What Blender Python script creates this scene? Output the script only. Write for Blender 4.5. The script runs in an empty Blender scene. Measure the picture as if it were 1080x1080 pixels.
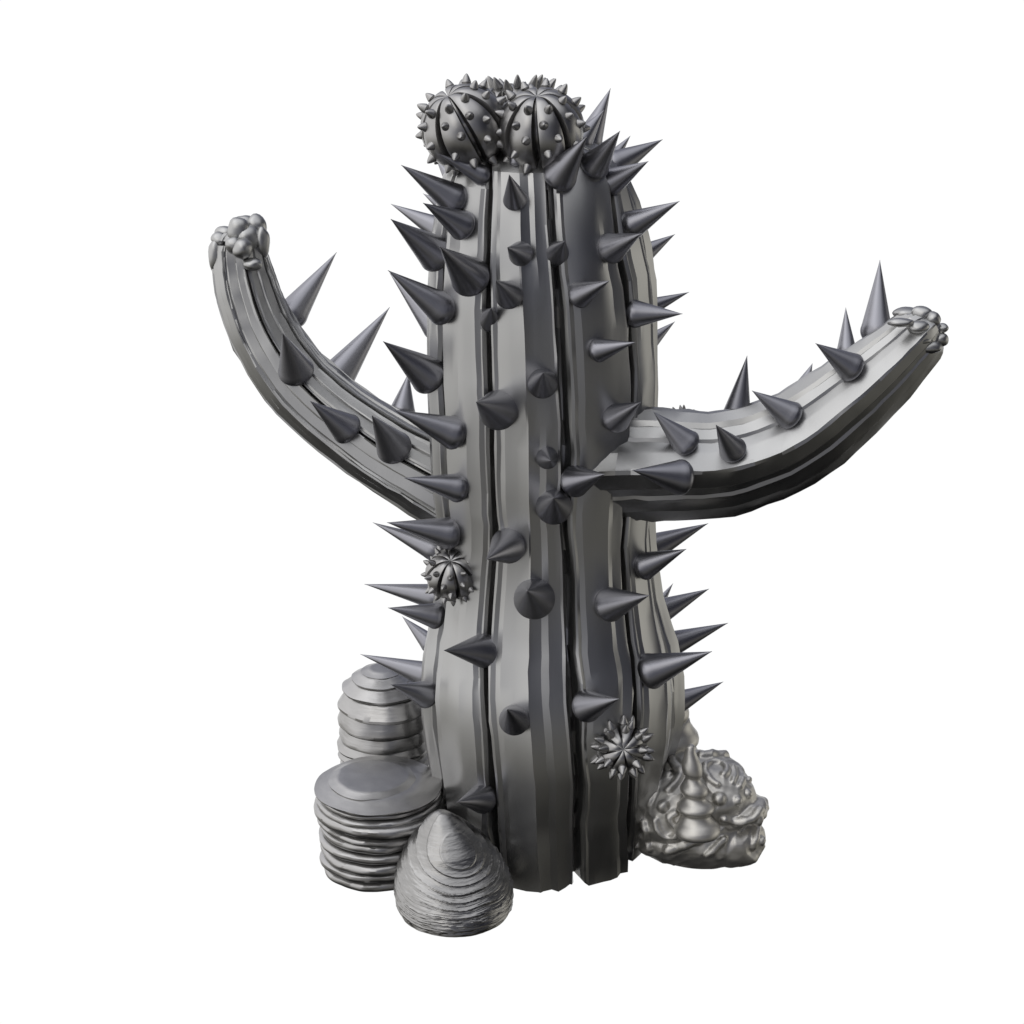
import bpy, bmesh, math, random
from mathutils import Vector, Matrix, noise
from mathutils.bvhtree import BVHTree

# ------------------------------------------------------------------ camera, light, exposure
S = 0.001                       # one photo pixel at the sculpture's mid height = 1 mm
E = math.radians(20)            # the camera looks down by this much
F = 2200.0                      # focal length in photo pixels
FW = Vector((0, math.cos(E), -math.sin(E)))
UP = Vector((0, math.sin(E), math.cos(E)))
RT = Vector((1, 0, 0))
D0 = 2325.0
CAM = -(FW * D0 + RT * ((570 - 540) / F * D0) - UP * ((885 - 540) / F * D0))   # base of trunk = world origin

scene = bpy.context.scene
cd = bpy.data.cameras.new('camera')
cam = bpy.data.objects.new('camera', cd)
scene.collection.objects.link(cam)
cam.location = CAM * S
cam.rotation_euler = (math.pi / 2 - E, 0, 0)
cd.sensor_width = 36
cd.lens = 36 * F / 1080
cd.clip_start = 0.05
cd.clip_end = 200
scene.camera = cam

vs = scene.view_settings
vs.view_transform = 'Standard'
vs.look = 'None'
vs.exposure = 0
vs.gamma = 1
vs.use_curve_mapping = False

world = bpy.data.worlds.new('World')
scene.world = world
world.use_nodes = True
wn = world.node_tree
wn.nodes.clear()
W = lambda t: wn.nodes.new(t)
tc = W('ShaderNodeTexCoord')
bg = W('ShaderNodeBackground')
wo = W('ShaderNodeOutputWorld')
wn.links.new(bg.outputs[0], wo.inputs[0])

def lobe(direction, lo, hi, color, squash=None):
    """soft patch of world light seen around a direction"""
    src = tc.outputs['Generated']
    if squash:
        m = W('ShaderNodeVectorMath'); m.operation = 'MULTIPLY'
        wn.links.new(src, m.inputs[0]); m.inputs[1].default_value = squash
        n = W('ShaderNodeVectorMath'); n.operation = 'NORMALIZE'
        wn.links.new(m.outputs[0], n.inputs[0]); src = n.outputs[0]
    d = W('ShaderNodeVectorMath'); d.operation = 'DOT_PRODUCT'
    wn.links.new(src, d.inputs[0])
    d.inputs[1].default_value = Vector(direction).normalized()
    r = W('ShaderNodeMapRange'); r.interpolation_type = 'SMOOTHSTEP'
    r.inputs['From Min'].default_value = lo
    r.inputs['From Max'].default_value = hi
    wn.links.new(d.outputs['Value'], r.inputs['Value'])
    c = W('ShaderNodeVectorMath'); c.operation = 'SCALE'
    c.inputs[0].default_value = color
    wn.links.new(r.outputs[0], c.inputs['Scale'])
    return c.outputs[0], r.outputs[0]

def add(a, b):
    n = W('ShaderNodeVectorMath'); n.operation = 'ADD'
    wn.links.new(a, n.inputs[0]); wn.links.new(b, n.inputs[1])
    return n.outputs[0]

# world light shaped as a made-up studio: dim room, big soft lights to the left, overhead and right, white backdrop behind
acc = lobe((0, 0, -1), -3, -2, (0.022, 0.024, 0.040))[0]
for l in [
    ((-1.0, 0.0, 0.30), 0.10, 0.88, (1.20, 1.19, 1.18)),      # left, broad
    ((0.0, -0.18, 1.0), 0.64, 0.95, (1.08, 1.09, 1.12)),       # overhead
    ((0.95, 0.20, -0.15), 0.84, 0.98, (0.92, 0.89, 0.80)),    # right, warm and narrow
    ((-0.1, -1.0, 0.0), 0.60, 1.0, (0.15, 0.155, 0.18)),    # dim front of the room
    ((-0.35, -1.0, 0.75), 0.93, 0.992, (1.0, 0.97, 0.90)),    # small glow added over the camera for glints on studs
    ((0.0, 1.0, 0.6), 0.50, 1.0, (0.26, 0.27, 0.32)),         # bluish glow added above the backdrop to lift flat tops
]:
    acc = add(acc, lobe(*l)[0])
# world light dimmed low down, shaped as an unseen dark floor
sep = W('ShaderNodeSeparateXYZ')
wn.links.new(tc.outputs['Generated'], sep.inputs[0])
fl_ = W('ShaderNodeMapRange'); fl_.interpolation_type = 'SMOOTHSTEP'
fl_.inputs['From Min'].default_value = -0.50
fl_.inputs['From Max'].default_value = -0.12
fl_.inputs['To Min'].default_value = 0.07
wn.links.new(sep.outputs['Z'], fl_.inputs['Value'])
fs_ = W('ShaderNodeVectorMath'); fs_.operation = 'SCALE'
wn.links.new(acc, fs_.inputs[0]); wn.links.new(fl_.outputs[0], fs_.inputs['Scale'])
acc = fs_.outputs[0]
def zramp(a, b):
    r = W('ShaderNodeMapRange'); r.interpolation_type = 'SMOOTHSTEP'
    r.inputs['From Min'].default_value = a
    r.inputs['From Max'].default_value = b
    wn.links.new(sep.outputs['Z'], r.inputs['Value'])
    return r.outputs[0]
# made-up low band of grey glow, added to even out the lower trunk
ml = W('ShaderNodeMath'); ml.operation = 'MULTIPLY'
wn.links.new(zramp(-0.78, -0.42), ml.inputs[0]); wn.links.new(zramp(-0.05, -0.38), ml.inputs[1])
gr_ = W('ShaderNodeVectorMath'); gr_.operation = 'SCALE'
gr_.inputs[0].default_value = (0.20, 0.192, 0.165)
wn.links.new(ml.outputs[0], gr_.inputs['Scale'])
acc = add(acc, gr_.outputs[0])
_, back = lobe((0, math.cos(math.radians(22)), -math.sin(math.radians(22))), 0.885, 0.915, (1, 1, 1), (0.6, 1, 1))
mix = W('ShaderNodeMix'); mix.data_type = 'RGBA'
wn.links.new(back, mix.inputs['Factor'])
ca = [s for s in mix.inputs if s.name == 'A' and s.type == 'RGBA'][0]
cb = [s for s in mix.inputs if s.name == 'B' and s.type == 'RGBA'][0]
wn.links.new(acc, ca)
cb.default_value = (1.02, 1.02, 1.02, 1)
wn.links.new([s for s in mix.outputs if s.type == 'RGBA'][0], bg.inputs['Color'])
bg.inputs['Strength'].default_value = 1.0
world.cycles.sampling_method = 'MANUAL'
world.cycles.sample_map_resolution = 512

# ------------------------------------------------------------------ helpers
random.seed(4)
COL = scene.collection

def ray(px, py):
    return (FW + RT * ((px - 540) / F) - UP * ((py - 540) / F)).normalized()

def at_y(px, py, Y=0.0):
    d = ray(px, py)
    return CAM + d * ((Y - CAM.y) / d.y)

def at_z(px, py, Z=0.0):
    d = ray(px, py)
    return CAM + d * ((Z - CAM.z) / d.z)

def mat(name, base, rough, metal, bump=0.0, bscale=40, stretch=(1, 1, 1), var=0.12):
    m = bpy.data.materials.new(name)
    m.use_nodes = True
    nt = m.node_tree
    b = nt.nodes['Principled BSDF']
    b.inputs['Metallic'].default_value = metal
    t = nt.nodes.new('ShaderNodeTexCoord')
    mp = nt.nodes.new('ShaderNodeMapping')
    mp.inputs['Scale'].default_value = stretch
    nt.links.new(t.outputs['Object'], mp.inputs['Vector'])
    n = nt.nodes.new('ShaderNodeTexNoise')
    n.inputs['Scale'].default_value = bscale
    n.inputs['Detail'].default_value = 5
    nt.links.new(mp.outputs[0], n.inputs['Vector'])
    cr = nt.nodes.new('ShaderNodeMapRange')
    cr.inputs['To Min'].default_value = 1 - var
    cr.inputs['To Max'].default_value = 1 + var
    nt.links.new(n.outputs['Fac'], cr.inputs['Value'])
    c = nt.nodes.new('ShaderNodeVectorMath'); c.operation = 'SCALE'
    c.inputs[0].default_value = base
    nt.links.new(cr.outputs[0], c.inputs['Scale'])
    nt.links.new(c.outputs[0], b.inputs['Base Color'])
    rr = nt.nodes.new('ShaderNodeMapRange')
    rr.inputs['To Min'].default_value = rough - 0.06
    rr.inputs['To Max'].default_value = rough + 0.06
    nt.links.new(n.outputs['Fac'], rr.inputs['Value'])
    nt.links.new(rr.outputs[0], b.inputs['Roughness'])
    if bump:
        bp = nt.nodes.new('ShaderNodeBump')
        bp.inputs['Strength'].default_value = bump
        bp.inputs['Distance'].default_value = 0.001
        nt.links.new(n.outputs['Fac'], bp.inputs['Height'])
        nt.links.new(bp.outputs[0], b.inputs['Normal'])
    return m

M_BODY = mat('cast_metal_body', (0.41, 0.41, 0.405), 0.36, 1.0, 0.22, 26, (1, 1, 0.06), 0.08)
M_SPINE = mat('cast_metal_spine', (0.29, 0.29, 0.315), 0.38, 1.0, 0.0, 20, (1, 1, 1), 0.04)
M_BALL = mat('cast_metal_ball', (0.36, 0.355, 0.35), 0.34, 1.0, 0.15, 90)
M_LIMPET = mat('cast_metal_limpet', (0.32, 0.316, 0.31), 0.30, 1.0, 0.6, 70, (1, 1, 5), 0.25)
M_SHELL = mat('cast_metal_shell', (0.42, 0.415, 0.41), 0.36, 1.0, 0.35, 60, (1, 1, 5), 0.12)
M_ROCK = mat('cast_metal_rock', (0.60, 0.585, 0.55), 0.46, 0.95, 0.2, 60)

def link(name, me, parent=None, m=None):
    o = bpy.data.objects.new(name, me)
    COL.objects.link(o)
    if m is not None and me is not None and not me.materials:
        me.materials.append(m)
    if parent is not None:
        o.parent = parent
    return o

def tag(o, label, cat, group=None):
    o['label'] = label
    o['category'] = cat
    if group:
        o['group'] = group
    return o

def mesh_from(name, verts, faces, m, origin=Vector((0, 0, 0)), sharp=None):
    me = bpy.data.meshes.new(name)
    me.from_pydata([((Vector(v) - origin) * S)[:] for v in verts], [], faces)
    me.materials.append(m)
    me.update()
    bm = bmesh.new(); bm.from_mesh(me)
    bmesh.ops.recalc_face_normals(bm, faces=bm.faces)
    bm.to_mesh(me); bm.free()
    for p in me.polygons:
        p.use_smooth = True
    if sharp is not None:
        me.set_sharp_from_angle(angle=math.radians(sharp))
    return me

def grid_faces(rows, cols, caps=True):
    f = []
    for i in range(rows - 1):
        for j in range(cols):
            a, b = i * cols + j, i * cols + (j + 1) % cols
            f.append((a, b, b + cols, a + cols))
    if caps:
        f.append(tuple(range(cols)))
        f.append(tuple(range((rows - 1) * cols, rows * cols)))
    return f

def lerp_table(tab, x):
    if x <= tab[0][0]:
        return tab[0][1:]
    for a, b in zip(tab, tab[1:]):
        if x <= b[0]:
            t = (x - a[0]) / (b[0] - a[0])
            return tuple(a[k] + (b[k] - a[k]) * t for k in range(1, len(a)))
    return tab[-1][1:]

BV = []      # surfaces that spines can be rooted on
def add_bvh(verts, faces):
    BV.append(BVHTree.FromPolygons([Vector(v)[:] for v in verts], faces))

def hit(px, py, trees=None):
    best = None
    for t in (trees or BV):
        loc, nrm, _, dist = t.ray_cast(CAM, ray(px, py))
        if loc is not None and (best is None or dist < best[2]):
            best = (loc, nrm, dist)
    return best

# ------------------------------------------------------------------ cactus: trunk
cactus = link('cactus', None)
tag(cactus, 'tall ribbed grey metallic cactus with two raised arms and big cone spines', 'cactus')

SIL = [  # screen y, left edge, right edge of the trunk
    (146, 528, 594), (150, 505, 622), (158, 486, 638), (172, 471, 652), (200, 463, 668), (240, 456, 681), (300, 451, 690), (400, 451, 692),
    (480, 454, 690), (560, 462, 688), (620, 460, 694), (660, 452, 708), (700, 444, 719), (750, 445, 720),
    (800, 453, 706), (850, 458, 690), (885, 461, 678)]
prof = []
for py, l, r in SIL:
    a, b = at_y(l, py), at_y(r, py)
    prof.append((a.z, (a.x + b.x) / 2, (b.x - a.x) / 2 * 1.0))
prof.sort()
prof = [(0.0, prof[0][1], prof[0][2])] + [p for p in prof if p[0] > 4]
ZTOP = prof[-1][0]

def smooth_prof(z):
    acc = [0, 0]; n = 0
    for dz in (-14, -7, 0, 7, 14):
        c = lerp_table(prof, min(max(z + dz * min(1, (ZTOP - z) / 60), 0), ZTOP))
        acc[0] += c[0]; acc[1] += c[1]; n += 1
    return acc[0] / n, acc[1] / n

def project(p):
    v = p - CAM
    d = v.dot(FW)
    return 540 + v.x / d * F, 540 - v.dot(UP) / d * F

# course of the three grooves on the front, (screen y, x)
GR = [[(140, 519), (200, 517), (300, 513), (400, 515), (480, 518), (560, 521), (620, 518), (700, 510), (760, 512), (830, 518), (935, 526)],
      [(140, 574), (200, 580), (300, 588), (400, 595), (500, 598), (550, 595), (620, 600), (700, 603), (760, 608), (830, 612), (935, 609)],
      [(140, 634), (200, 644), (300, 660), (400, 668), (500, 664), (570, 656), (620, 657), (700, 669), (760, 670), (830, 664), (935, 662)]]
def groove_az(z, cx, R):
    out = []
    for g in GR:
        best = None
        for i in range(-800, 801, 5):
            a = math.radians(i / 10)
            x, y = project(Vector((cx + (R - 5) * math.sin(a), -(R - 5) * math.cos(a), z)))
            e = abs(x - lerp_table(g, y)[0])
            if best is None or e < best[0]:
                best = (e, i / 10)
        out.append(best[1])
    a, b, c = out
    f = min(c, 66)
    rest = (360 + a - 36 - (f + 33)) / 6
    return [a - 36, a, b, f, f + 33] + [f + 33 + rest * k for k in range(1, 6)] + [a - 36 + 360]

G = -24     # depth of the grooves
RIBS = {    # per rib: (fraction across the rib, radial offset)
    'ridge': [(.00, G), (.03, G), (.05, -6), (.072, -3), (.10, -2.6), (.15, -4.2), (.22, -2.2), (.36, -.6), (.50, 1.6), (.53, 3.0), (.56, 1.6), (.66, -1.6), (.74, -1.2), (.83, -3.2), (.89, -3.8), (.92, -2.6), (.95, -7), (.975, G)],
    'flat': [(.00, G), (.03, G), (.05, -6), (.08, -2), (.11, -1.6), (.16, -3.0), (.24, -1), (.38, 0), (.50, .6), (.62, 1.4), (.70, .6), (.80, 2.6), (.83, 3.0), (.86, 1.2), (.90, -2.6), (.93, -3.4), (.955, -8), (.975, G)],
    'bevel': [(.00, G), (.03, G), (.05, -7), (.08, -4), (.12, -3.8), (.17, -1.4), (.22, 1.5), (.25, 2.8), (.30, 1.6), (.42, .8), (.55, 1.8), (.66, 1.0), (.76, -1.0), (.84, -1.4), (.90, -4.4), (.925, -4.0), (.955, -8), (.975, G)],
}
ORDER = ['bevel', 'ridge', 'flat', 'ridge', 'bevel', 'flat', 'ridge', 'flat', 'bevel', 'flat']
AZ0 = -64.0   # azimuth (from the camera side, clockwise to the right) of the first groove
rows = []
z = 0.0
zs = [0.0]
while zs[-1] < ZTOP - 24:
    zs.append(zs[-1] + random.uniform(14, 30))
zs = sorted(zs + [q + 2.5 for q in zs[2:-2] if random.random() < 0])
zs = [q for q in zs if q < ZTOP - 24] + [ZTOP - 20, ZTOP - 13, ZTOP - 7, ZTOP - 3, ZTOP]
verts = []
cols = 0
fac = {}
for i, z in enumerate(zs):
    cx, R = smooth_prof(z)
    if not (i and z - zs[i - 1] < 2.6):
        jz = [random.uniform(-4, 4) * min(1, z / 20, (ZTOP - z) / 40) for _ in range(10)]
    ring = []
    gz = groove_az(z, cx, R)
    for k in range(10):
        wob = 0.35 * math.sin(z * 0.05 + k)
        wob += random.uniform(-.35, .35)
        fl = fac.setdefault(k, [0, 0, 0])
        if random.random() < 0.15:
            fac[k] = fl = [random.uniform(-.9, .9) for _ in range(3)]
        for (t, dr) in RIBS[ORDER[k]]:
            az = math.radians(gz[k] + (gz[k + 1] - gz[k]) * t + wob + random.uniform(-.22, .22))
            fade = min(1, (ZTOP - z) / 25)
            d = dr * (0.35 + 0.65 * fade) * (R / 118)
            if t < .04 or t > .97:
                d += random.uniform(-3, 3)
            else:
                d += fl[0 if t < .3 else 1 if t < .7 else 2] + 1.1 * noise.noise(Vector((k * 5.3 + t * 4, z * .018, 0))) + random.uniform(-.25, .25) + (random.uniform(-1.2, .8) if t < .09 or t > .9 else 0)
            r = R + d
            zz = z + jz[k] * math.sin(math.pi * t) ** .3
            if i == 0:
                zz = random.uniform(-1, 2) if 0.12 < t < .88 else 5 if 0.05 < t < .96 else 9
            ring.append(Vector((cx + r * math.sin(az), -r * math.cos(az), zz)))
    cols = len(ring)
    verts += ring
faces = grid_faces(len(zs), cols)
trunk = link('trunk', mesh_from('trunk', verts, faces, M_BODY, sharp=17), cactus)
add_bvh(verts, faces)
TRUNK_BV = BV[-1]

# ------------------------------------------------------------------ arms
def arm(points, secs, nr, phase, seed, squash=1.0):
    """points: (px, py, Y, radius). Ribbed sweep along a smooth curve."""
    rnd = random.Random(seed)
    P = [(at_y(x, y, Y), r) for x, y, Y, r in points]
    pts, rad = [], []
    n = len(P)
    for i in range(n - 1):
        p0, p1, p2, p3 = P[max(i - 1, 0)], P[i], P[i + 1], P[min(i + 2, n - 1)]
        for s in range(5):
            t = s / 5
            q = 0.5 * ((2 * p1[0]) + (p2[0] - p0[0]) * t + (2 * p0[0] - 5 * p1[0] + 4 * p2[0] - p3[0]) * t * t + (3 * p1[0] - p0[0] - 3 * p2[0] + p3[0]) * t ** 3)
            pts.append(q); rad.append(p1[1] + (p2[1] - p1[1]) * t)
    pts.append(P[-1][0]); rad.append(P[-1][1])
    V = []
    for i, (p, r) in enumerate(zip(pts, rad)):
        tg = (pts[min(i + 1, len(pts) - 1)] - pts[max(i - 1, 0)]).normalized()
        side = Vector((0, -1, 0))
        side = (side - tg * side.dot(tg)).normalized()
        up = tg.cross(side)
        if up.z < 0:
            up = -up
        for k in range(nr):
            j1 = rnd.uniform(-.012, .012)
            for (t, q) in secs:
                a = phase + (k + t) / nr * 2 * math.pi + rnd.uniform(-.008, .008)
                rr = r * (q + j1 + rnd.uniform(-.010, .010))
                # angle measured from 'towards the camera' up over the top
                if q > .97:
                    rr += rnd.uniform(-.022, .012) * r
                V.append(p + side * (rr * math.cos(a)) + up * (rr * math.sin(a) * squash))
    c = nr * len(secs)
    return V, grid_faces(len(pts), c), pts

RA = [(590, 500, -20, 52), (640, 490, -48, 60), (700, 490, -62, 58), (765, 488, -66, 54), (835, 464, -66, 50),
      (895, 421, -64, 44), (940, 382, -60, 37), (973, 350, -56, 29), (982, 342, -54, 16)]
KEEL = [(a / 360, q) for a, q in [(9, 1.05), (13, 1.06), (16, 1.02), (31, .88), (35, .85), (49, .77), (53, .81), (67, .86), (72, .815), (77, .89), (93, .98), (100, 1.0), (108, .96), (124, .90),
        (150, .92), (176, 1.0), (180, .92), (186, .98), (212, .90), (236, .92), (256, .96), (277, 1.03), (281, .98), (299, .87), (306, .85), (311, .82), (322, .795), (331, .82), (336, .785), (348, .84), (352, .92), (360, .97)]]
FLUTE = [(0.0, 1.01), (.035, 1.0), (.07, .955), (.14, .965), (.30, .925), (.47, .895), (.51, .94), (.55, .945), (.78, .95), (.87, .975), (.915, .94), (.945, .80), (.97, .84)]
va, fa, pa = arm(RA, KEEL, 1, 0, 3)
arm_r = link('arm', mesh_from('arm', va, fa, M_BODY, sharp=13), cactus)
arm_r['label'] = 'thick ribbed arm reaching right and curving up'
add_bvh(va, fa)
LA = [(520, 540, 10, 50), (455, 502, 24, 47), (390, 464, 44, 43), (320, 409, 66, 40), (279, 352, 82, 37),
      (259, 300, 94, 34), (252, 262, 100, 29), (252, 246, 102, 17)]
vb, fb, pb = arm(LA, FLUTE, 8, math.radians(20), 8)
arm_l = link('arm', mesh_from('arm', vb, fb, M_BODY, sharp=13), cactus)
arm_l['label'] = 'slimmer ribbed arm curving up on the left'
add_bvh(vb, fb)

def knob(parent, px, py, Y, r, stretch=(1, 1, 1), seed=0):
    bm = bmesh.new()
    bmesh.ops.create_icosphere(bm, subdivisions=3, radius=1)
    c = at_y(px, py, Y)
    for v in bm.verts:
        n = 1 + 0.15 * noise.noise(v.co * 1.1 + Vector((seed * 3.1, 0, 0)))
        v.co = Vector((v.co.x * r * stretch[0] * n, v.co.y * r * stretch[1] * n, v.co.z * r * stretch[2] * n)) * S
    me = bpy.data.meshes.new('knob')
    bm.to_mesh(me); bm.free()
    for p in me.polygons:
        p.use_smooth = True
    me.set_sharp_from_angle(angle=math.radians(40))
    o = link('knob', me, parent, M_BODY)
    o.location = c * S
    return o

for i, k in enumerate([
    (232, 252, 28, 8, (1, 1.1, .8)), (228, 270, 22, 7.5, (.9, 1, 2.0)), (238, 246, 36, 8, (1.2, 1, .8)), (252, 243, 20, 10, (1, 1, 1.2)),
    (258, 238, 34, 9, (1.3, 1, 1)), (270, 240, 32, 9, (1, 1, 1.3)), (256, 262, 2, 9, (1, 1, 1)), (246, 258, 4, 7, (1, 1, 1)),
    (266, 279, -2, 7, (1.2, 1, .8)), (277, 256, 20, 8, (.8, 1, 1.8)), (238, 290, 16, 7, (.8, 1, 2.2)), (262, 252, 20, 12, (1, 1, 1))]):
    knob(arm_l, k[0], k[1], k[2] + 70, k[3] * 1.22, k[4], seed=i)
for i, k in enumerate([
    (958, 331, -50, 9, (1.6, 1, .7)), (972, 330, -58, 8, (1.3, 1, .8)), (984, 337, -66, 7.5, (1, 1, 1)), (994, 346, -62, 6, (1, 1, .8)),
    (992, 358, -66, 7.5, (1, 1, .9)), (980, 366, -74, 8.5, (1.5, 1, .8)), (970, 358, -80, 8, (1.3, 1, .8)), (968, 345, -78, 9, (1.2, 1, .7)),
    (984, 350, -60, 9, (1, 1, 1.2)), (976, 344, -50, 12, (1, 1, 1)), (950, 340, -82, 7, (1.8, 1, .6))]):
    knob(arm_r, k[0], k[1], k[2], k[3] * 1.05, k[4], seed=i + 30)

# ------------------------------------------------------------------ big cone spines
def cone_mesh(name, m, base_round=0.14, segs=40, blunt=1.0):
    """unit spine: radius 1, height 1, its foot rounded under the cone"""
    P = [(0, -base_round), (.40, -base_round * .95), (.68, -base_round * .78), (.86, -base_round * .5), (.95, -base_round * .22), (.99, 0.0), (1.0, .03), (.985, .06)]
    P += [((1 - t) ** blunt, .03 + .97 * t) for t in (.1, .2, .35, .5, .65, .8, .9, .96)] + [(.012, 1.0)]
    V = []
    for r, z in P[1:]:
        for j in range(segs):
            a = 2 * math.pi * j / segs
            V.append((r * math.cos(a), r * math.sin(a), z))
    me = bpy.data.meshes.new(name)
    me.from_pydata(V, [], grid_faces(len(P) - 1, segs))
    bm = bmesh.new(); bm.from_mesh(me)
    bmesh.ops.recalc_face_normals(bm, faces=bm.faces)
    bm.to_mesh(me); bm.free()
    for p in me.polygons:
        p.use_smooth = len(p.vertices) == 4
    me.materials.append(m)
    return me

SPINE = cone_mesh('spine', M_SPINE)

def place_cone(me, base, tip, r, parent, name='spine', scale=1.0):
    o = link(name, me, parent)
    d = tip - base
    o.rotation_mode = 'QUATERNION'
    o.rotation_quaternion = d.to_track_quat('Z', 'Y')
    o.location = base * S
    o.scale = (r * S, r * S, d.length * S)
    return o

def spine(parent, bx, by, tx, ty, r, Y=None, L=None, near=None, trees=None):
    if Y is None:
        h = hit(bx, by, trees)
        if h is None:
            Y = 0
    if Y is None:
        b, nrm = h[0], h[1]
        if nrm.dot(ray(bx, by)) > 0:
            nrm = -nrm
    else:
        b = at_y(bx, by, Y)
        nrm = Vector((b.x, b.y, 0)).normalized()
    d = ray(tx, ty)
    # tip lies on the ray through its pixel, L away from the foot
    tc_ = (b - CAM).dot(d)
    foot = CAM + d * tc_
    h2 = (foot - b).length
    LL = max(L or 3.6 * r, 1.04 * h2)
    q = math.sqrt(max(LL * LL - h2 * h2, 0))
    c = [foot - d * q, foot + d * q]
    if near is None:
        tip = max(c, key=lambda p: (p - b).normalized().dot(nrm))
    else:
        tip = c[0] if near else c[1]
    ax = (tip - b).normalized()
    b = b + ax * (0.5 * r * 0.2)
    return place_cone(SPINE, b, tip, r, parent)

T = [TRUNK_BV]
FRONT = [
    (510, 186, 462, 162, 10), (482, 212, 423, 174, 16), (490, 239, 446, 214, 15), (463, 270, 412, 231, 19),
    (498, 294, 464, 260, 20), (470, 328, 409, 285, 17), (455, 398, 404, 360, 20), (482, 458, 415, 432, 17),
    (486, 515, 426, 504, 15), (477, 563, 408, 551, 17), (462, 650, 409, 641, 14), (452, 733, 412, 722, 15),
    (512, 686, 468, 686, 18), (510, 842, 482, 846, 16), (544, 212, 537, 184, 12), (545, 171, 543, 145, 7),
    (550, 268, 535, 261, 12), (587, 268, 596, 254, 12), (538, 312, 523, 296, 14), (517, 338, 518, 325, 12),
    (572, 405, 573, 393, 15), (527, 433, 502, 424, 20), (577, 483, 581, 486, 11), (584, 535, 584, 525, 18),
    (537, 575, 513, 590, 18), (564, 632, 556, 623, 21), (543, 760, 535, 748, 16), (641, 638, 685, 628, 18),
    (617, 745, 653, 737, 17), (629, 370, 670, 361, 12), (648, 442, 676, 424, 15), (605, 508, 638, 500, 16),
    (589, 187, 619, 144, 17), (626, 176, 654, 138, 15), (643, 193, 684, 170, 14),
    (665, 238, 717, 212, 14), (643, 263, 677, 246, 15), (610, 312, 643, 296, 13), (667, 331, 720, 331, 14),
    (677, 598, 724, 579, 15), (683, 709, 751, 687, 19)]
for s in FRONT:
    spine(trunk, *s, trees=T)
BACK = [  # feet on the hidden side: (.., r, Y of the foot)
    (468, 244, 412, 215, 13, 10), (480, 226, 446, 204, 10, 40), (484, 200, 460, 168, 11, 45), (462, 348, 411, 288, 14, 30),
    (460, 580, 393, 551, 13, 25), (462, 630, 384, 616, 14, 5), (455, 680, 424, 650, 11, 60), (452, 712, 380, 690, 14, 10),
    (645, 176, 699, 147, 15, 5), (642, 172, 665, 143, 9, 50), (620, 150, 644, 93, 14, 40), (612, 150, 637, 116, 12, 0),
    (672, 272, 712, 247, 12, 30), (680, 326, 727, 308, 10, 30), (684, 362, 712, 339, 9, 50), (682, 580, 747, 552, 16, 15),
    (690, 645, 710, 615, 8, 60), (694, 646, 748, 621, 14, 10), (706, 680, 768, 657, 14, 10), (712, 742, 763, 719, 13, 25)]
for bx, by, tx, ty, r, Y in BACK:
    spine(trunk, bx, by, tx, ty, r, Y=Y, L=1)

RARM = [BV[1]]
for s in [(900, 389, 860, 362, 15), (836, 440, 793, 412, 15), (774, 476, 755, 448, 14), (726, 470, 689, 434, 15),
          (720, 504, 667, 496, 18)]:
    spine(arm_r, *s, L=s[4] * 3.4, trees=RARM)
for s in [(924, 353, 928, 274, 16, -40), (893, 372, 892, 324, 10, -35), (848, 405, 857, 383, 7, -25), (776, 443, 788, 375, 15, -50)]:
    spine(arm_r, *s[:5], Y=s[5], L=1)
LARM = [BV[2]]
for s in [(313, 393, 298, 351, 19), (368, 454, 327, 423, 17), (417, 474, 392, 438, 19)]:
    spine(arm_l, *s, L=s[4] * 3.4, trees=LARM)
for s in [(306, 334, 355, 266, 17, 112), (350, 405, 411, 324, 20, 88), (424, 436, 431, 393, 14, 70)]:
    spine(arm_l, *s[:5], Y=s[5], L=1)

# ------------------------------------------------------------------ ball cacti
SMALL = cone_mesh('spine', M_BALL, 0.25, 18, .60)

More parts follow.
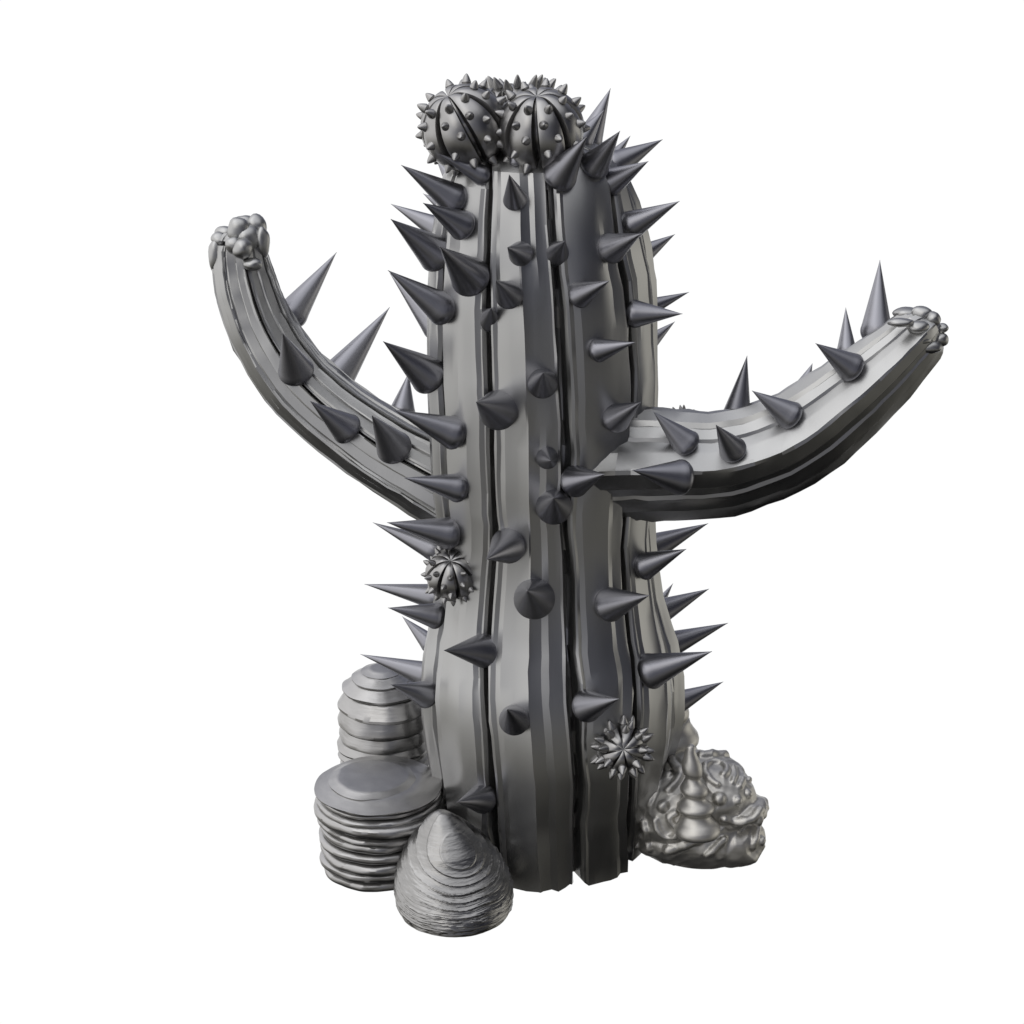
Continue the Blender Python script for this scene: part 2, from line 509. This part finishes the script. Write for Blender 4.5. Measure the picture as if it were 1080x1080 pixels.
def ball(px, py, Y, R, pole, spin, label, sr, sl, ribs=8, squash=0.95, rows_=((52, 0), (33, 1), (13, 0), (-7, 1), (-27, 0), (-46, 1)), both=False):
    c = at_y(px, py, Y)
    root = link('ball_cactus', None)
    root.location = c * S
    q = Vector(pole).normalized().to_track_quat('Z', 'Y')
    tag(root, label, 'ball cactus', 'small round ball cacti growing on the big cactus')
    V = []
    nr = 40
    prof_ = [(0, -13), (.06, -13), (.08, -3.2), (.13, -.8), (.25, .6), (.5, 1.1), (.75, .6), (.89, -.8), (.92, -3.2), (.94, -13)]
    def radius(lat, t):
        dr = lerp_table([(a, b) for a, b in prof_] + [(1, -13)], t)[0]
        k = math.sin(math.pi * (lat + math.pi / 2) / math.pi)     # grooves open towards the waist
        return R * (1 + dr / 41 * (0.05 + 0.95 * min(1, 1.2 * k)) * (1.25 if dr < -1 else .9))
    for i in range(nr + 1):
        lat = math.pi / 2 - math.pi * (i / nr) * 0.995 - 0.008
        for k in range(ribs):
            for (t, dr) in prof_:
                # the cut narrows to nothing at the pole
                w = min(1, math.cos(lat) * 1.1)
                tt = t
                a = spin + 2 * math.pi * (k + tt) / ribs
                r = radius(lat, t)
                dip = 0.10 * R * math.exp(-((math.pi / 2 - lat) / 0.22) ** 2)
                V.append(c + q @ Vector((r * math.cos(lat) * math.cos(a), r * math.cos(lat) * math.sin(a), (r * math.sin(lat) - dip) * squash)))
    fs = grid_faces(nr + 1, ribs * len(prof_))
    body = link('body', mesh_from('body', V, fs, M_BALL, origin=c, sharp=38), root)
    for k in range(ribs):
        for (deg, odd), t in [(q_, w_) for q_ in rows_ for w_ in ((.32, .68) if both else (None,))]:
            lat = math.radians(deg + (random.uniform(-6, 6) if both else random.uniform(-2, 2)))
            if t is None:
                t = 0.32 if odd else 0.68
            jit = random.uniform(-.05, .05)
            a = spin + 2 * math.pi * (k + t + jit) / ribs
            n = Vector((math.cos(lat) * math.cos(a), math.cos(lat) * math.sin(a), math.sin(lat)))
            b = q @ (n * R * 1.0)
            b = Vector(b)
            ax = q @ Vector((n.x, n.y, n.z * 1.02))
            f = random.uniform(.85, 1.15)
            place_cone(SMALL, b, b + ax * sl * f, sr * f ** .5, body)
    # a flat button at the crown where the ribs meet
    return root

ball(570, 137, -52, 42, (-0.12, -0.32, 1), math.radians(-77), 'round ball cactus on the right of the trunk top, grooved crown tipped to the front', 4.6, 7.5)
ball(490, 134, -42, 42.5, (-0.50, -0.30, 1), math.radians(-64), 'round ball cactus on the left of the trunk top, leaning left', 4.6, 7.5)
ball(547, 133, 38, 46, (0.05, 0.2, 1), 0.4, 'round ball cactus behind the other two on the trunk top, only its spiny crown showing', 4.8, 13, both=True)
h1 = hit(474, 607, T)
ball(477, 606, h1[0].y - 32, 27.5, (-0.05, -0.62, 1), math.radians(-72), 'small round ball cactus on the left side of the trunk, among the lower left spines', 3.2, 6, rows_=((46, 0), (24, 1), (3, 0), (-18, 1), (-38, 0)))
h2 = hit(655, 788, T)
ball(656, 789, h2[0].y - 4, 27, (0.02, -1, 0.42), math.radians(10), 'small flower-like ball cactus low on the trunk above the carved rock, crown facing front', 4.5, 8, rows_=((44, 0), (28, 1), (16, 0), (2, 1)))
ball(722, 455, 60, 22, (0.6, 0.4, 1), 0.2, 'small ball cactus mostly hidden behind the right arm, only its spine tips showing', 2.8, 8)

# ------------------------------------------------------------------ layered shells at the foot on the left
def layered(label, base_px, discs, seed, under=5.0, rounded=False):
    """stack of growth rings, bottom up: (z0, z1, radius at foot, radius at shoulder, x shift)"""
    rnd = random.Random(seed)
    c = at_z(*base_px)
    c.z = 0
    V = []
    NA = 128
    rws = []
    for k, (a, b, r0, r1, xs) in enumerate(discs):
        ph = rnd.uniform(0, 6.28)
        tl = (rnd.uniform(-1, 1) * .03, rnd.uniform(-1, 1) * .03) if k < len(discs) - 3 else (0, 0)
        yo = rnd.uniform(-1, 1)
        prev = discs[k - 1][3] if k else r0
        inner = min(prev, r0) - under
        last = k == len(discs) - 1
        RD = rounded and k < len(discs) - 2
        for (t, r) in ((-.02, inner), (.02, r0 - 4), (.10, r0 - 1.2), (.25, r0), (.45, r0 + .4), (.65, r0), (.82, r0 - 2), (.93, r0 - 5), (.97, inner)) if RD else ((-.02, inner), (.0, r0 - 1.2), (.06, r0), (.22, r0 + .3), (.5, r0 + (r1 - r0) * .42), (.8, r0 + (r1 - r0) * .8), (.95, r1), (1.0, r1 - 2.2)):
            rws.append((a + (b - a) * t, max(r, .5), (xs, yo), ph, tl, .3 if t < 0 else 1))
        nx = 0 if last else discs[k + 1][2] - under
        if last or nx < r1 - 8:      # an open step: carry the flat shoulder inwards
            for f in (.85, .6, .35, .12) if last else (.6, .2):
                rr = nx + (r1 - 2.2 - nx) * f
                rws.append((b + (1 - f) * .8, max(rr, .5), (xs, yo), ph, tl, 1))
    for (zz, r, off, ph, tl, dn) in rws:
        for j in range(NA):
            a = 2 * math.pi * j / NA
            n = 1 + (0.012 * math.sin(3 * a + ph) + 0.008 * math.sin(7 * a + 2 * ph)) * min(1, r / 30)
            n += 0.018 * noise.noise(Vector((math.cos(a) * 3, math.sin(a) * 3, zz * .1 + seed)))
            n += 0.006 * noise.noise(Vector((math.cos(a) * 5, math.sin(a) * 5, zz * .9 + seed)))
            x = math.cos(a) * r * n + off[0]
            y = math.sin(a) * r * n + off[1]
            V.append(Vector((x, y, max(0, zz + 0.9 * noise.noise(Vector((math.cos(a) * 2, math.sin(a) * 2, ph))) * (1 if zz > 3 else 0) * min(1, r / 55) ** 2 + x * tl[0] + y * tl[1]))))
    o = link('layered_shell', mesh_from('layered_shell', V, grid_faces(len(rws), NA), M_SHELL, sharp=35))
    o.location = c * S
    return tag(o, label, 'shell', 'layered shells beside the foot of the cactus')

layered('broad drum-shaped layered shell with a flat two-step top, front left of the cactus', (401, 914),
        [(a_ * 1.09, b_ * 1.09, c_, d_, e_) for a_, b_, c_, d_, e_ in [(0, 11, 57, 55, -3), (11, 21, 61, 58, -3), (21, 33, 61, 59, -2), (33, 43, 63, 60, -2), (43, 54, 62, 61, -2), (54, 63, 64, 62, -1),
         (63, 75, 71, 66, 2), (75, 84, 67, 66, 0), (83, 89.5, 66, 65, 1), (89.5, 97, 68, 48, 0), (96, 101, 47, 38, -6)]], 5, 9, True)
layered('domed layered shell behind the drum-shaped one, left of the cactus', (408, 850),
        [(0, 16, 56, 54, 0), (16, 30, 54, 53, 0), (30, 44, 54, 52, 0), (44, 55, 53, 51, 1), (55, 62, 52, 50, 0), (62, 68, 51, 49, 1), (68, 75, 53, 50, -1), (75, 80, 51, 50, 1), (80, 92, 53.5, 50, -1),
         (92, 108, 53, 50, 1), (108, 129, 52, 48, -1), (128, 148, 51.5, 43, 0), (148, 162, 45, 32, -2), (161, 170, 33, 22, -3), (169.5, 174, 22, 13, -3)], 11, 3.5)

def limpet():
    c = at_z(480, 958); c.z = 0
    H = 116.0
    tab = [(0, 57), (10, 60.5), (26, 61.5), (42, 58), (60, 50.5), (78, 40), (94, 26.5), (106, 15.5), (113, 8), (116, 1.0)]
    lean = -13
    cen = Vector((0, -4, 30))
    U = Vector((.10, -.50, .86)).normalized()
    def inside(p):
        if p.z > H:
            return False
        r = lerp_table(tab, p.z)[0]
        return math.hypot(p.x - lean * max(0, p.z / H) ** 1.5, p.y) < r
    V = []
    NA, NR = 144, 230
    for i in range(NR):
        s = 0.004 + 0.996 * i / (NR - 1)
        for j in range(NA):
            a = 2 * math.pi * j / NA
            B = (Vector((62 * math.cos(a), 62 * math.sin(a), 0)) - cen).normalized()
            ang = U.angle(B)
            d = (U * math.sin((1 - s) * ang) + B * math.sin(s * ang)) / math.sin(ang)
            lo, hi = 0.0, 150.0
            for _ in range(14):
                m = (lo + hi) / 2
                if inside(cen + d * m): lo = m
                else: hi = m
            p = cen + d * lo
            u = 10.5 * s ** .9 + 0.30 * noise.noise(d * 1.6) + .12 * math.sin(a - .6)
            fr = u - math.floor(u)
            saw = fr ** 1.3 if fr < .90 else (1 - fr) / .10
            amp = 5.0 * min(1, max(0, s - .10) / .35) * (1 if s < .75 else .7)
            rough = min(1, max(0, s - .35) * 2.2)
            fine = (0.12 + .8 * rough) * noise.noise(Vector((u * 9, math.cos(a) * 2.2, math.sin(a) * 2.2)))
            fine += 0.45 * rough * noise.noise(Vector((u * 22, math.cos(a) * 9, math.sin(a) * 9)))
            p = p + d * ((saw - .5) * amp + fine * min(1, s / .3))
            p.z = max(p.z, 0) if s < 1 else 0
            V.append(p)
    o = link('limpet_shell', mesh_from('limpet_shell', V, grid_faces(NR, NA), M_LIMPET, sharp=50))
    o.location = c * S
    tag(o, 'cone-shaped shell with rings around a beak, foremost at the foot of the cactus', 'shell', 'layered shells beside the foot of the cactus')
limpet()

# ------------------------------------------------------------------ carved rock on the right
def z1(x, y):        # helper for measured ornament points
    return 655 + x / 6.75, 765 + y / 6.75

def ell(bm, c, r, rot=(0, 0, 0), sub=4, nz=0.0, seed=0):
    m = Matrix.Translation(c) @ Matrix.Rotation(rot[2], 4, 'Z') @ Matrix.Rotation(rot[1], 4, 'Y') @ Matrix.Rotation(rot[0], 4, 'X')
    g = bmesh.ops.create_icosphere(bm, subdivisions=sub, radius=1)
    for v in g['verts']:
        n = 1 + nz * noise.noise(v.co * 1.6 + Vector((seed, 0, 0)))
        v.co = m @ Vector((v.co.x * r[0] * n, v.co.y * r[1] * n, v.co.z * r[2] * n))

rock_c = at_z(737, 904); rock_c.z = 0
base = bmesh.new()
ell(base, rock_c + Vector((-4, 0, 34)), (68, 46, 42), nz=.12, seed=2)
ell(base, rock_c + Vector((-28, -8, 62)), (42, 42, 44), nz=.06, seed=5)
ell(base, rock_c + Vector((14, -4, 80)), (46, 40, 36), rot=(0, .25, 0), nz=.10, seed=8)
ell(base, rock_c + Vector((38, -4, 26)), (34, 38, 30), nz=.15, seed=9)
ell(base, rock_c + Vector((40, -12, 63)), (32, 30, 15), rot=(0, -.25, 0), nz=.15, seed=4)
ell(base, rock_c + Vector((8, 10, 99)), (42, 30, 20), rot=(0, .2, 0), nz=.1, seed=14)
tmp = bpy.data.meshes.new('tmp'); base.to_mesh(tmp)
rt = BVHTree.FromBMesh(base)
# on top of the mass: scrolls, bumps and ridges
def tube_pts(pts, r):
    P = []
    for a, b in zip(pts, pts[1:]):
        n = max(2, int(math.dist(a, b) / 6.75 / 1.3))
        for k in range(n):
            t = k / n
            P.append((a[0] + (b[0] - a[0]) * t, a[1] + (b[1] - a[1]) * t))
    P.append(pts[-1])
    for i, (x, y) in enumerate(P):
        loc, nn, _, _ = rt.ray_cast(CAM, ray(*z1(x, y)))
        if loc is None:
            continue
        tp = min(1, (i + 2) / 5, (len(P) - i + 1) / 5)
        ell(base, loc, (r * tp * 1.1, r * tp * 1.1, r * tp * 1.1), sub=2)
def chaikin(p):
    for _ in range(2):
        q = [p[0]]
        for a, b in zip(p, p[1:]):
            q += [(a[0] * .75 + b[0] * .25, a[1] * .75 + b[1] * .25), (a[0] * .25 + b[0] * .75, a[1] * .25 + b[1] * .75)]
        p = q + [p[-1]]
    return p
for pts, r in [
    ([(560, 215), (700, 205), (820, 240), (900, 295), (945, 370)], 5.5),
    ([(690, 425), (620, 380), (585, 310), (620, 262), (690, 255), (750, 290), (755, 340), (720, 350)], 3.6),
    ([(790, 280), (815, 340), (790, 410)], 3.0), ([(850, 310), (875, 370), (840, 440)], 3.2),
    ([(300, 215), (250, 250), (235, 330), (250, 400), (245, 480), (190, 570), (100, 605)], 4.0),
    ([(420, 190), (350, 235), (390, 300), (430, 330), (400, 400), (330, 470)], 4.6),
    ([(90, 690), (105, 780), (110, 860)], 4), ([(160, 675), (185, 780), (205, 890)], 4),
    ([(245, 670), (265, 750), (330, 805), (395, 790), (405, 735), (350, 690), (345, 640), (385, 620)], 4),
    ([(320, 890), (450, 850), (570, 800)], 5.5), ([(610, 930), (680, 860), (740, 800)], 4),
    ([(940, 880), (960, 760), (985, 650)], 4.5), ([(720, 665), (850, 690), (930, 670), (1000, 590)], 4.5),
    ]:
    tube_pts(chaikin(pts), r)
for x, y, r in [(300, 575, 6.5), (830, 535, 5), (955, 440, 5), (330, 355, 5), (690, 165, 5), (905, 385, 4.5), (905, 485, 4.5), (700, 520, 7), (1000, 820, 5)]:
    loc, nn, _, _ = rt.ray_cast(CAM, ray(*z1(x, y)))
    if loc is not None:
        ell(base, loc, (r, r, r), sub=3)
for v in base.verts:
    v.co = (v.co - rock_c) * S
me = bpy.data.meshes.new('rock_raw'); base.to_mesh(me); base.free()
ro = bpy.data.objects.new('carved_rock', me); COL.objects.link(ro)
md = ro.modifiers.new('r', 'REMESH'); md.mode = 'VOXEL'; md.voxel_size = 1.2 * S
sm = ro.modifiers.new('s', 'SMOOTH'); sm.factor = .5; sm.iterations = 5
dg = bpy.context.evaluated_depsgraph_get()
fin = bpy.data.meshes.new_from_object(ro.evaluated_get(dg))
ro.modifiers.clear()
ro.data = fin; fin.name = 'carved_rock'
# flatten the underside onto the ground
for v in fin.vertices:
    if v.co.z < 0.0:
        v.co.z = 0.0
nrm_ = [v.normal.copy() for v in fin.vertices]
for v, n_ in zip(fin.vertices, nrm_):      # worn, pitted casting: recesses between the carvings
    q_ = v.co / S
    r1 = 1 - abs(noise.noise(q_ * 0.055 + Vector((3, 0, 0)))) * 2.4
    r2 = noise.noise(q_ * 0.16)
    v.co += n_ * S * (1.3 * max(r1, -.6) - 0.5 + 0.25 * r2) * (1 if v.co.z > .004 else 0)
fin.materials.clear(); fin.materials.append(M_ROCK)
for p in fin.polygons:
    p.use_smooth = True
ro.location = rock_c * S
tag(ro, 'lumpy rock carved with scrolls and knobs at the right foot of the cactus', 'rock')
bpy.data.meshes.remove(tmp); bpy.data.meshes.remove(me)

rbm = BVHTree.FromPolygons([(v.co / S + rock_c)[:] for v in fin.vertices], [tuple(p.vertices) for p in fin.polygons])

def spire(label, foot, tip, rings, seed):
    """pointed shell of stacked whorls, mouth down. rings: (fraction up of the lower lip, radius at the lip, radius above)"""
    H = (tip - foot).length
    V = []
    NA = 56
    P = [(0, rings[0][1] * .45), (.01, rings[0][1] * .7)]
    for k, (t, r, r2) in enumerate(rings):
        t2 = rings[k + 1][0] if k + 1 < len(rings) else 1.0
        h = t2 - t
        P += [(t + h * .06, r * .90), (t + h * .16, r * .98), (t + h * .28, r), (t + h * .42, r * .97), (t + h * .60, (r + r2) / 2), (t + h * .85, r2 * 1.02), (t + h * .99, r2)]
    P += [(1.015, rings[-1][2] * .6), (1.02, .4)]
    for t, r in P:
        for j in range(NA):
            a = 2 * math.pi * j / NA
            n = 1 + .02 * math.sin(2 * a + seed + t * 7)
            V.append(Vector((r * n * math.cos(a), r * n * math.sin(a), H * (t + .022 * math.cos(a + seed) * (0 < t < .97)))))
    o = link('spiral_shell', mesh_from('spiral_shell', V, grid_faces(len(P), NA), M_ROCK, sharp=70))
    o.rotation_mode = 'QUATERNION'
    o.rotation_quaternion = (tip - foot).to_track_quat('Z', 'Y')
    o.location = foot * S
    return tag(o, label, 'shell', 'spiral shells on the carved rock')

hh = hit(736, 870, [rbm])
yy = hh[0].y - 11 if hh else -60
spire('spiral shell standing point up against the front of the carved rock', at_y(736, 882, yy), at_y(728, 787, yy + 12),
      [(0, 24.5, 15), (.27, 19.5, 11.5), (.46, 14.5, 8), (.67, 11, 5)], 1)
spire('larger spiral shell half hidden between the trunk and the carved rock', at_y(709, 806, 50), at_y(703, 690, 55),
      [(0, 33, 27), (.18, 31, 22), (.42, 22, 15), (.66, 15, 6)], 2)
